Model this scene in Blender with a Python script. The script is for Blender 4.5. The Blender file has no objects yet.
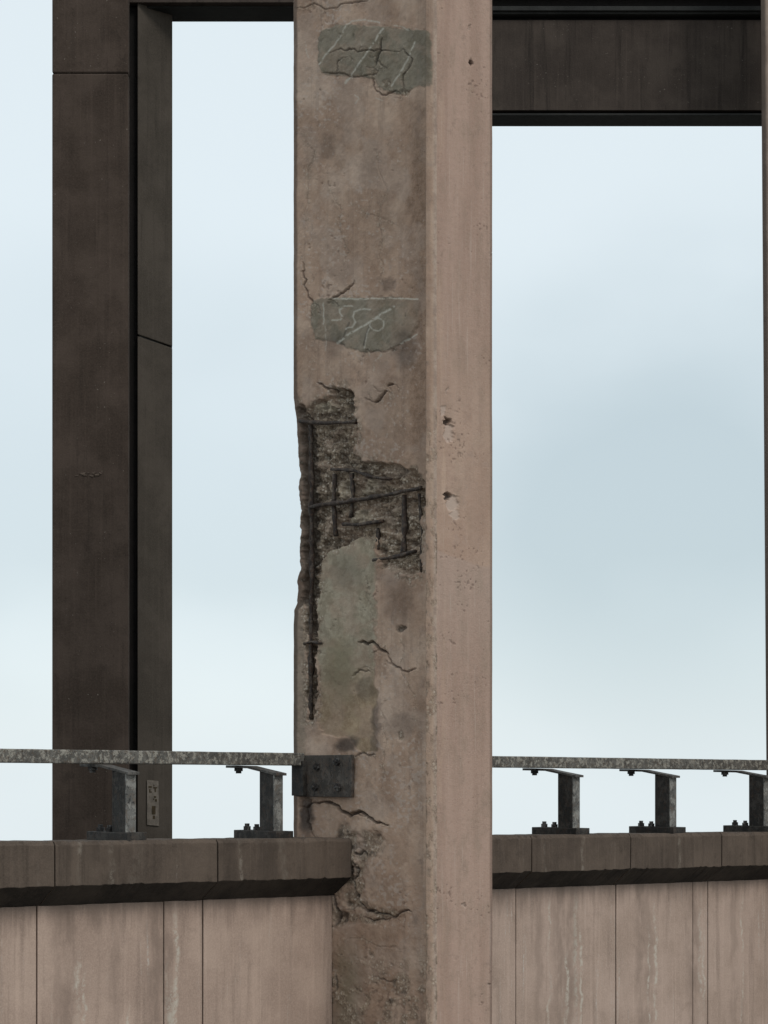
import bpy, math, random
import numpy as np
random.seed(7); rng = np.random.RandomState(11)
C = bpy.context.scene.collection
sc = bpy.context.scene

# ------------------------------------------------------------------ frame of the bridge
F, CX, HY = 2000.0, 384.0, 775.0            # focal length in pixels, centre column, horizon row
TH = math.radians(40)
TX, TY = math.cos(TH), math.sin(TH)          # along the parapet (recedes to the right)
DX, DY = -math.sin(TH), math.cos(TH)         # across the bridge (recedes to the left)
NX, NY = 0.44, 20.0                          # near arris of the big column

def W(t, d, z):                              # bridge coordinates to world
    return (NX + TX*t + DX*d, NY + TY*t + DY*d, z)
def t_at(px, d):                             # t where the line at depth d crosses a picture column
    k = (px-CX)/F; x0 = NX+DX*d; y0 = NY+DY*d
    return (k*y0-x0)/(TX-k*TY)
def d_at(px, t):
    k = (px-CX)/F; x0 = NX+TX*t; y0 = NY+TY*t
    return (k*y0-x0)/(DX-k*DY)
def z_at(py, t, d): return (HY-py)/F*(NY+TY*t+DY*d)
def face_pt(px, py, inset):                  # a point of the wide face, inset inwards
    d = d_at(px, inset); return W(inset, d, z_at(py, inset, d))

# ------------------------------------------------------------------ numpy noise and shape tools
_tab = rng.rand(16, 256, 256)
def vn(x, y, s=0):
    T = _tab[s % 16]
    xi = np.floor(x).astype(int); yi = np.floor(y).astype(int)
    fx = x-xi; fy = y-yi; fx = fx*fx*(3-2*fx); fy = fy*fy*(3-2*fy)
    a = T[xi & 255, yi & 255]; b = T[(xi+1) & 255, yi & 255]
    c = T[xi & 255, (yi+1) & 255]; e = T[(xi+1) & 255, (yi+1) & 255]
    return (a*(1-fx)+b*fx)*(1-fy)+(c*(1-fx)+e*fx)*fy
def fbm(x, y, o=4, s=0):
    r = 0; a = .5; n = 0
    for i in range(o):
        r = r+a*vn(x*2**i+17.3*i, y*2**i+9.1*i, s+i); n += a; a *= .5
    return r/n
def sstep(a, b, x):
    t = np.clip((x-a)/(b-a), 0, 1); return t*t*(3-2*t)
def seg_dist(x, y, pts):
    m = np.full(x.shape, 1e9)
    for (ax, ay), (bx, by) in zip(pts[:-1], pts[1:]):
        vx, vy = bx-ax, by-ay
        u = np.clip(((x-ax)*vx+(y-ay)*vy)/(vx*vx+vy*vy+1e-9), 0, 1)
        m = np.minimum(m, np.hypot(x-ax-u*vx, y-ay-u*vy))
    return m
def poly_sd(x, y, pts):                      # signed distance, positive inside
    p = list(pts)+[pts[0]]
    ds = seg_dist(x, y, p); ins = np.zeros(x.shape, bool)
    for (ax, ay), (bx, by) in zip(p[:-1], p[1:]):
        if ay == by: continue
        c = ((ay > y) != (by > y)) & (x < (bx-ax)*(y-ay)/(by-ay)+ax)
        ins ^= c
    return np.where(ins, ds, -ds)

# ------------------------------------------------------------------ mesh tools
def link(name, V, Fc, mat, parent=None, smooth=False):
    me = bpy.data.meshes.new(name)
    off = parent_loc(parent)
    me.from_pydata([(v[0]-off[0], v[1]-off[1], v[2]-off[2]) for v in V], [], Fc)
    me.materials.append(mat); me.update()
    if smooth: me.polygons.foreach_set('use_smooth', [True]*len(me.polygons))
    o = bpy.data.objects.new(name, me); C.objects.link(o)
    if parent: o.parent = parent
    return o
def parent_loc(p):
    x = [0., 0., 0.]
    while p:
        for i in range(3): x[i] += p.location[i]
        p = p.parent
    return x
def thing(name, loc, label, cat, group=None):
    e = bpy.data.objects.new(name, None); C.objects.link(e)
    e.location = loc; e.empty_display_size = .2
    e['label'] = label; e['category'] = cat
    e['kind'] = 'thing'
    if group: e['group'] = group
    return e
def bevel(o, w, seg=2):
    m = o.modifiers.new('bev', 'BEVEL'); m.width = w; m.segments = seg; m.limit_method = 'ANGLE'
    m.angle_limit = math.radians(35); return o

class MB:
    def __init__(s): s.V = []; s.F = []
    def hexa(s, pts):                        # 8 corners: bottom 4 ccw, top 4
        b = len(s.V); s.V += pts
        for f in ((0,3,2,1),(4,5,6,7),(0,1,5,4),(1,2,6,5),(2,3,7,6),(3,0,4,7)): s.F.append(tuple(b+i for i in f))
    def tdz(s, t0, t1, d0, d1, z0, z1):
        s.hexa([W(t0,d0,z0),W(t1,d0,z0),W(t1,d1,z0),W(t0,d1,z0),W(t0,d0,z1),W(t1,d0,z1),W(t1,d1,z1),W(t0,d1,z1)])
    def xyz(s, x0, x1, y0, y1, z0, z1):
        s.hexa([(x0,y0,z0),(x1,y0,z0),(x1,y1,z0),(x0,y1,z0),(x0,y0,z1),(x1,y0,z1),(x1,y1,z1),(x0,y1,z1)])
    def tube(s, pts, r, n=8, jit=0):
        from mathutils import Vector
        b = len(s.V); P = [Vector(p) for p in pts]; lump = [jit*2.2*random.uniform(-1, 1) for _ in pts]
        for i, p in enumerate(P):
            t = (P[min(i+1, len(P)-1)]-P[max(i-1, 0)]).normalized()
            a = t.cross(Vector((.577, .2, .9)) if abs(t.z) < .9 else Vector((1, 0, 0))).normalized(); c = t.cross(a)
            for k in range(n):
                q = 2*math.pi*k/n; rr = r*(1+jit*random.uniform(-1, 1)+lump[i])
                s.V.append(tuple(p+a*math.cos(q)*rr+c*math.sin(q)*rr))
        for i in range(len(P)-1):
            for k in range(n):
                k2 = (k+1) % n; s.F.append((b+i*n+k, b+i*n+k2, b+(i+1)*n+k2, b+(i+1)*n+k))
        s.F.append(tuple(b+k for k in range(n))[::-1]); s.F.append(tuple(b+(len(P)-1)*n+k for k in range(n)))
    def build(s, name, mat, parent=None, smooth=False): return link(name, s.V, s.F, mat, parent, smooth)

# ------------------------------------------------------------------ materials
class NT:
    def __init__(s, name, rough=.9):
        s.m = bpy.data.materials.new(name); s.m.use_nodes = True; s.t = s.m.node_tree; s.n = s.t.nodes
        s.b = s.n['Principled BSDF']; s.b.inputs['Roughness'].default_value = rough
        s.b.inputs['Specular IOR Level'].default_value = .25
        s.geo = s.n.new('ShaderNodeNewGeometry')
    def L(s, a, b): s.t.links.new(a, b)
    def pos(s, sx=1, sy=1, sz=1, o=(0,0,0)):
        m = s.n.new('ShaderNodeMapping'); m.inputs['Scale'].default_value = (sx, sy, sz); m.inputs['Location'].default_value = o
        s.L(s.geo.outputs['Position'], m.inputs['Vector']); return m.outputs[0]
    def noise(s, vec, scale, detail=4, rough=.6, dist=0):
        n = s.n.new('ShaderNodeTexNoise'); n.inputs['Scale'].default_value = scale; n.inputs['Detail'].default_value = detail
        n.inputs['Roughness'].default_value = rough; n.inputs['Distortion'].default_value = dist
        s.L(vec, n.inputs['Vector']); return n.outputs['Fac']
    def voro(s, vec, scale, feat='F1'):
        n = s.n.new('ShaderNodeTexVoronoi'); n.inputs['Scale'].default_value = scale; n.feature = feat
        s.L(vec, n.inputs['Vector']); return n
    def rng(s, v, a, b, c=0., d=1., smooth=True):
        n = s.n.new('ShaderNodeMapRange'); n.interpolation_type = 'SMOOTHSTEP' if smooth else 'LINEAR'
        for i, x in zip((1,2,3,4), (a,b,c,d)): n.inputs[i].default_value = x
        s.L(v, n.inputs[0]); return n.outputs[0]
    def mix(s, fac, a, b, mode='MIX'):
        n = s.n.new('ShaderNodeMix'); n.data_type = 'RGBA'; n.blend_type = mode
        for k, x in ((0, fac), (6, a), (7, b)):
            if hasattr(x, 'links'): s.L(x, n.inputs[k])
            elif k == 0: n.inputs[0].default_value = x
            else: n.inputs[k].default_value = (*x, 1)
        return n.outputs[2]
    def math(s, op, a, b=0.):
        n = s.n.new('ShaderNodeMath'); n.operation = op
        for k, x in ((0, a), (1, b)):
            if hasattr(x, 'links'): s.L(x, n.inputs[k])
            else: n.inputs[k].default_value = x
        return n.outputs[0]
    def attr(s, name):
        n = s.n.new('ShaderNodeAttribute'); n.attribute_name = name
        q = s.n.new('ShaderNodeSeparateColor'); s.L(n.outputs['Color'], q.inputs[0]); return q.outputs
    def finish(s, col, height=None, dist=.01, strength=1.):
        s.L(col, s.b.inputs['Base Color'])
        if height is not None:
            b = s.n.new('ShaderNodeBump'); b.inputs['Distance'].default_value = dist; b.inputs['Strength'].default_value = strength
            s.L(height, b.inputs['Height']); s.L(b.outputs[0], s.b.inputs['Normal'])
        return s.m

def concrete(name, a, b, streak=.5, lime=0., dark=.4, specks=0., grain=60, seed=0., bump=.006, topdirt=None, limes=(), limecol=(.50,.45,.38)):
    k = NT(name, .92); P = k.pos(o=(seed, seed*.7, seed*.3))
    big = k.noise(P, 1.3, 5, .62); col = k.mix(k.rng(big, .36, .64), a, b)
    S = k.pos(9, 9, .55, (seed, 3, seed)); st = k.noise(S, 1., 5, .65)
    dk = tuple(x*.5 for x in a)
    col = k.mix(k.math('MULTIPLY', k.rng(st, .5, .72), streak), col, dk)
    S1 = k.pos(22, 22, .5, (seed+5, 1, seed)); st1 = k.noise(S1, 1., 3, .6)
    col = k.mix(k.math('MULTIPLY', k.rng(st1, .52, .7), streak*.35), col, tuple(x*1.5 for x in b))
    blot = k.noise(P, 3.7, 7, .72); col = k.mix(k.math('MULTIPLY', k.rng(blot, .54, .72), dark), col, dk)
    sp = k.noise(P, grain, 3, .8); col = k.mix(k.rng(sp, .35, .7, 0., .28), col, tuple(x*1.55 for x in b))
    if lime:
        S2 = k.pos(26, 26, .8, (seed, 9, seed)); l1 = k.noise(S2, 1., 6, .8, .4)
        l2 = k.noise(k.pos(2.2, 2.2, .5, (seed+2, 0, 4)), 1., 2, .5)
        l3 = k.noise(P, 22, 5, .8)
        f = k.math('MULTIPLY', k.rng(l1, .56, .64), k.math('MULTIPLY', k.rng(l2, .52, .6), k.rng(l3, .42, .58)))
        col = k.mix(k.math('MULTIPLY', f, lime), col, (.48, .43, .38))
    if limes:
        dt = k.n.new('ShaderNodeVectorMath'); dt.operation = 'DOT_PRODUCT'; dt.inputs[1].default_value = (TX, TY, 0)
        k.L(k.geo.outputs['Position'], dt.inputs[0]); tt = k.math('ADD', dt.outputs['Value'], -(NX*TX+NY*TY))
        tt = k.math('ADD', tt, k.rng(k.noise(k.pos(1, 1, 3, (seed, 0, 0)), 1.2, 3, .6), .3, .7, -.035, .035, False))
        sz = k.n.new('ShaderNodeSeparateXYZ'); k.L(k.geo.outputs['Position'], sz.inputs[0])
        br = k.rng(k.noise(P, 13, 7, .82), .42, .56); br2 = k.rng(k.noise(k.pos(3, 3, 1.3, (seed, 4, 4)), 2, 3, .6), .35, .6, .15, 1.)
        for (tc_, w_, z_) in limes:
            g = k.rng(k.math('ABSOLUTE', k.math('SUBTRACT', tt, tc_)), w_*1.3, w_*.2, 0., 1.)
            g = k.math('MULTIPLY', k.math('MULTIPLY', g, k.rng(sz.outputs[2], z_+.12, z_-.15, 0., 1.)), k.math('MULTIPLY', br, br2))
            col = k.mix(k.math('MULTIPLY', g, .85), col, limecol)
            g2 = k.rng(k.math('ABSOLUTE', k.math('SUBTRACT', tt, tc_-.16)), w_*5, w_*1.5, 0., .4); col = k.mix(k.math('MULTIPLY', g2, br2), col, tuple(x*.68 for x in a))
    if topdirt:
        z = k.n.new('ShaderNodeSeparateXYZ'); k.L(k.geo.outputs['Position'], z.inputs[0])
        zz = k.math('ADD', z.outputs[2], k.rng(k.noise(k.pos(5, 5, .6, (seed, 2, 2)), 1., 5, .7), .3, .7, -.16, .16, False))
        col = k.mix(k.rng(zz, topdirt-.30, topdirt+.04, 0., .6), col, tuple(x*.4 for x in a))
    if specks:
        v = k.noise(P, 34, 2, .5); v2 = k.noise(P, 2.5, 2, .5)
        col = k.mix(k.math('MULTIPLY', k.math('MULTIPLY', k.rng(v, .69, .74), k.rng(v2, .45, .6)), specks), col, (.3, .26, .22))
    h = k.math('ADD', k.math('MULTIPLY', k.noise(P, 14, 6, .7), 1.), k.math('MULTIPLY', k.noise(P, grain*1.6, 3, .7), .35))
    return k.finish(col, h, bump, .9)

def rusty(name, base, rust, paint, amt=.5, flake=.5, seed=0., sc=1.):
    k = NT(name, .65); P = k.pos(sc, sc, sc*.8, (seed, seed, seed))
    col = k.mix(k.rng(k.noise(P, 3, 5, .7), .4, .6), base, tuple(x*.6 for x in base))
    col = k.mix(k.math('MULTIPLY', k.rng(k.noise(P, 9, 7, .75), .5, .56), flake), col, paint)
    col = k.mix(k.math('MULTIPLY', k.rng(k.noise(P, 17, 6, .8, .5), .5, .6), amt), col, rust)
    col = k.mix(k.math('MULTIPLY', k.rng(k.noise(P, 31, 6, .8, .5), .55, .6), .8), col, (.012, .011, .012))
    return k.finish(col, k.noise(P, 30, 6, .8), .006, .9)

M = {}
LIME_L = [(t_at(x, 1.53), w, z) for x, w, z in ((77,.035,-1.7),(84,.02,-1.9),(166,.018,-1.85),(176,.03,-1.35),(171,.05,-2.0),(128,.02,-2.3))]
LIME_C = [(t_at(x, 1.24), w, z) for x, w, z in ((136,.09,-.62),(112,.035,-.60),(283,.05,-.66),(583,.03,-.70),(545,.02,-.75),(679,.03,-.72),(80,.03,-.62),(240,.03,-.7))]
LIME_R = [(t_at(x, 1.53), w, z) for x, w, z in ((575,.04,-1.35),(581,.025,-1.8),(567,.03,-2.1),(655,.03,-1.5),(648,.02,-1.9),(700,.03,-1.5),(704,.025,-2.0),(549,.02,-1.5),(742,.02,-1.6))]
M['wallL'] = concrete('stained pink concrete', (.315,.228,.182), (.40,.295,.237), .5, .8, .3, seed=3., topdirt=-1.25, limes=LIME_L)
M['wallR'] = concrete('stained pink concrete streaked with lime', (.315,.232,.185), (.39,.29,.237), .55, .9, .35, seed=8.4, topdirt=-1.31, limes=LIME_R)
M['coping'] = concrete('dark weathered coping concrete', (.066,.049,.038), (.105,.078,.060), .55, .12, .5, seed=1.7, bump=.010, limes=LIME_C, limecol=(.19,.16,.13))
M['under'] = concrete('shaded stained coping underside', (.016,.013,.011), (.050,.039,.031), .5, .0, .6, seed=2.7, bump=.008)  # stains plus the overhang's shade, both put into the colour
M['far'] = concrete('dark sooty concrete', (.036,.0245,.018), (.062,.044,.034), .6, 0., .5, .55, seed=5., grain=40)  # darker brown than the near concrete
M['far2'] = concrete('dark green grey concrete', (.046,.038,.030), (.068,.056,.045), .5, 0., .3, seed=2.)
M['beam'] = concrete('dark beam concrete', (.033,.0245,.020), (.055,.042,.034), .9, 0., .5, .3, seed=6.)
M['shade_black'] = concrete('black shaded concrete', (.010,.009,.008), (.016,.013,.012), .3, 0., .2, seed=9.)  # shade of the pillar slot and beam recesses put into the colour
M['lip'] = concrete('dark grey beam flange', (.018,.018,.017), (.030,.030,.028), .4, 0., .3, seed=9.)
M['railpaint'] = rusty('flaking grey rail paint', (.135,.127,.113), (.085,.052,.03), (.30,.28,.24), .55, .9, sc=2.1)
M['post'] = rusty('dark grey steel', (.030,.027,.024), (.06,.038,.026), (.085,.075,.065), .5, .45, 2.)
M['arm'] = rusty('dull steel arm', (.075,.07,.064), (.08,.052,.036), (.15,.14,.125), .5, .5, 3.)
M['flange'] = rusty('worn lit grey steel', (.15,.145,.135), (.11,.075,.05), (.30,.29,.265), .5, .6, 4.)  # flaked paint; paler than the post, its lit side put into the colour
M['plate'] = rusty('charcoal steel plate', (.075,.063,.053), (.10,.065,.045), (.13,.11,.095), .55, .55, 6.)
M['bolt'] = rusty('chipped bolt steel', (.028,.025,.024), (.05,.035,.025), (.38,.37,.35), .3, .3, 7.)
M['rebar'] = rusty('rusted reinforcing steel', (.038,.027,.022), (.095,.050,.030), (.15,.12,.095), .6, .5, 9., sc=1.8)
def plain(name, c, r=.8):
    k = NT(name, r); P = k.pos()
    return k.finish(k.mix(k.rng(k.noise(P, 12, 5, .7), .35, .65), c, tuple(x*.65 for x in c)), k.noise(P, 50, 3), .003, .5)
M['plaque'] = plain('weathered beige plaque', (.17,.145,.12))
M['ink'] = plain('brown plaque paint', (.05,.035,.018))
M['road'] = plain('asphalt', (.05,.05,.05)); M['ground'] = plain('pale gravel and mud', (.16,.15,.13))

def column_material():
    k = NT('spalled pink column concrete', .92); P = k.pos()
    A = k.attr('mA'); B = k.attr('mB'); D = k.attr('mC'); E = k.attr('mD')
    # A: patch, spall, dirt with painted shade  B: chalk, moss, fresh front  C: grout, chamfer, pale
    big = k.noise(P, 1.6, 6, .66); col = k.mix(k.rng(big, .36, .62), (.405,.268,.190), (.49,.348,.258))
    st = k.noise(k.pos(8, 8, .5), 1., 5, .65); col = k.mix(k.rng(st, .5, .75, 0., .45), col, (.13,.09,.07))
    bl = k.noise(P, 4.3, 7, .75); col = k.mix(k.rng(bl, .53, .68, 0., .5), col, (.125,.088,.068))
    bl2 = k.noise(k.pos(o=(4,4,4)), 6, 6, .75); col = k.mix(k.rng(bl2, .56, .7, 0., .55), col, (.36,.285,.24))
    col = k.mix(E[0], col, k.mix(k.rng(k.noise(P, 11, 6, .75), .35, .65), (.185,.108,.066), (.31,.197,.132)))
    fr = k.mix(k.rng(k.noise(k.pos(6,6,.4,(1,1,1)), 1., 5, .6), .35, .65), (.325,.215,.165), (.385,.262,.205))
    fr = k.mix(k.rng(k.noise(k.pos(3,3,1.2,(3,1,8)), 2., 7, .75), .46, .68, 0., .55), fr, (.25,.18,.132))
    fr = k.mix(k.rng(k.noise(k.pos(o=(7,1,8)), 9, 7, .78), .55, .66, 0., .45), fr, (.22,.155,.12)); fr = k.mix(k.rng(k.noise(k.pos(30,30,.9,(1,5,8)), 1., 5, .7), .58, .68, 0., .35), fr, (.48,.385,.325))
    col = k.mix(B[2], col, fr)
    ch = k.mix(k.rng(k.noise(P, 9, 7, .8), .42, .6), (.27,.20,.16), (.40,.31,.25)); col = k.mix(D[1], col, ch)
    col = k.mix(D[2], col, (.48,.385,.325))
    sp = k.noise(P, 60, 3, .8); col = k.mix(k.rng(sp, .35, .7, 0., .25), col, (.42,.33,.28))
    gr = k.mix(k.rng(k.noise(P, 7, 7, .75), .4, .6), k.mix(E[1], (.27,.222,.158), (.29,.20,.125)), k.mix(E[1], (.37,.315,.235), (.38,.28,.185))); col = k.mix(D[0], col, gr)
    col = k.mix(k.math('MULTIPLY', B[1], k.rng(k.noise(P, 7, 5, .7), .3, .6, .3, 1.)), col, (.175,.148,.085))
    pa = k.mix(k.rng(k.noise(P, 4, 6, .7), .4, .6), (.165,.140,.100), (.23,.198,.15))
    pa = k.mix(k.rng(k.noise(P, 30, 4, .7), .5, .7, 0., .35), pa, (.24,.22,.19)); col = k.mix(A[0], col, pa)
    v = k.voro(P, 34); n2 = k.noise(P, 26, 6, .8)
    ag = k.mix(k.rng(n2, .4, .62), (.165,.118,.082), (.50,.39,.29))
    vs = k.n.new('ShaderNodeSeparateColor'); k.L(v.outputs['Color'], vs.inputs[0])
    ag = k.mix(k.math('MULTIPLY', k.rng(vs.outputs[0], .66, .72), k.rng(v.outputs['Distance'], .55, .35)), ag, (.62,.53,.43))
    col = k.mix(A[1], col, ag)
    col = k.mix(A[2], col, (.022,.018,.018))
    col = k.mix(k.math('MULTIPLY', B[0], k.rng(k.noise(P, 60, 4, .8), .3, .55, .35, 1.)), col, (.52,.48,.41))
    h = k.math('ADD', k.noise(P, 16, 7, .72), k.math('MULTIPLY', A[1], k.math('MULTIPLY', k.noise(P, 48, 5, .8), 2.6)))
    h = k.math('ADD', h, k.math('MULTIPLY', k.noise(P, 90, 3, .7), .3))
    return k.finish(col, h, .010, 1.)
M['column'] = column_material()

# ------------------------------------------------------------------ what the wide face carries (picture rows/columns on the face)
TOPP = [(317,42),(321,30),(334,25),(378,25),(420,30),(431,32),(433,85),(415,87),(402,95),(384,91),(373,78),(345,76),(322,74),(318,66)]
LOWP = [(312,300),(330,298),(400,297),(420,300),(420,322),(408,342),(390,350),(365,353),(347,348),(333,341),(316,340),(311,325)]
CAVITY = [(296,404),(312,404),(326,398),(333,386),(348,388),(354,402),(357,420),(356,440),(352,452),(362,461),(378,460),(392,464),(404,466),
          (417,474),(427,484),(424,500),(421,520),(420,545),(421,572),(411,580),(396,570),(378,562),(374,536),(357,540),(338,548),(327,552),
          (320,566),(317,600),(316,650),(315,700),(316,722),(308,722),(307,660),(305,610),(297,600),(296,520)]
GROUT = [(316,540),(372,532),(376,560),(375,640),(376,752),(362,754),(345,738),(320,735),(316,640)]
CRACKS = [  # points, width px, depth m
 ([(357,642),(366,644),(373,643),(379,649),(388,654)], 1.9, .05),
 ([(388,655),(392,664),(402,671),(408,672),(416,668)], .9, .03),
 ([(312,803),(325,802),(338,806),(343,812),(350,816),(357,812),(366,815),(375,822),(388,825)], 2.0, .06),
 ([(303,262),(304,285),(308,297),(313,304)], .9, .03), ([(330,300),(340,293),(348,289),(354,280)], .9, .03),
 ([(374,402),(381,397),(386,391)], 1.8, .04), ([(387,386),(393,384)], 1.2, .03), ([(364,398),(374,402)], .7, .02),
 ([(318,383),(326,388),(333,392)], 1., .03),
 ([(352,853),(360,851),(366,856)], 1.5, .03), ([(350,862),(356,868),(351,880),(356,898),(366,911),(378,915)], 1.5, .04),
 ([(356,905),(372,913),(390,916),(403,911),(412,912)], 1.1, .04), ([(362,917),(376,920),(392,918)], .8, .03),
 ([(330,53),(345,51),(352,49),(358,52),(372,50),(404,49)], .8, .02), ([(404,49),(405,94)], .7, .02),
 ([(383,38),(378,56),(376,66)], 1.2, .02), ([(322,73),(345,74),(372,75)], .7, .02), ([(372,76),(374,88),(388,93),(402,95)], .9, .02),
 ([(343,58),(338,66),(337,72)], .7, .02), ([(378,60),(387,68)], .6, .02),
 ([(297,8),(318,5),(350,3),(368,0)], .7, .02),
 ([(355,757),(375,755)], 1., .02), ([(298,410),(304,420),(312,424)], 1.2, .03),
 ([(352,676),(358,670),(370,672)], .8, .02), ([(378,978),(386,981),(397,980)], .7, .02), ([(322,420),(338,404),(350,400)], .8, .03),
 ([(311,800),(312,834)], 1.2, .04), ([(333,895),(334,925)], 1.6, .05), ([(336,975),(337,990)], 1., .03),
 ([(365,352),(385,352)], .6, .01)]
BLOBS = [(343,392,9,4,.06), (386,568,5,3,.03), (374,72,3,3,.02), (388,82,5,4,.02), (406,92,4,4,.02), (400,629,5,4,.03), (401,735,4,4,.03),
         (395,352,3,2,.015), (345,870,6,14,.05), (350,898,9,10,.05), (345,838,8,16,.025), (372,845,12,14,.02), (340,920,5,8,.03), (402,985,8,12,.012), (430,483,4,5,.02),
         (392,1003,7,6,.012), (372,955,3,3,.015), (360,855,5,5,.03)]
CHALK = [([(319,64),(332,48),(342,36),(346,25),(352,21),(365,20),(379,22)], .75), ([(345,83),(355,70),(370,49),(383,29)], .85), ([(390,89),(403,69),(412,52),(415,42)], .75),
         ([(394,26),(403,27),(409,31)], .6), ([(305,42),(306,50),(309,58)], .5), ([(355,95),(359,98),(355,103)], .5), ([(376,98),(382,100)], .5),
         ([(324,303),(324,324)], .7), ([(353,306),(346,306),(340,309),(340,314),(343,317),(341,320),(332,320)], .8),
         ([(371,309),(362,309),(355,312),(354,317),(356,322),(353,327),(346,329)], .75), ([(337,343),(350,334),(370,322),(394,306)], 1.0),
         ([(371,322),(373,319),(379,318),(384,321),(384,327),(379,331),(373,330),(370,326),(371,322)], .7), ([(370,328),(367,338),(365,348)], .6),
         ([(332,298),(350,299),(385,298),(418,299)], .7), ([(401,344),(409,339),(417,334)], .7), ([(382,355),(374,362),(373,370)], .45), ([(326,326),(326,350)], .4)]
DARKLN = [([(350,323),(345,334),(340,344)], 1.), ([(371,324),(367,335),(364,345)], .9), ([(336,340),(345,345)], .8)]
EDGE = [(-60,0),(398,0),(406,1.2),(424,4),(450,5),(470,6.5),(500,6),(512,8),(545,8),(552,6.5),(572,7),(580,4.5),(603,4),(610,.6),(625,0),(1200,0)]

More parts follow.
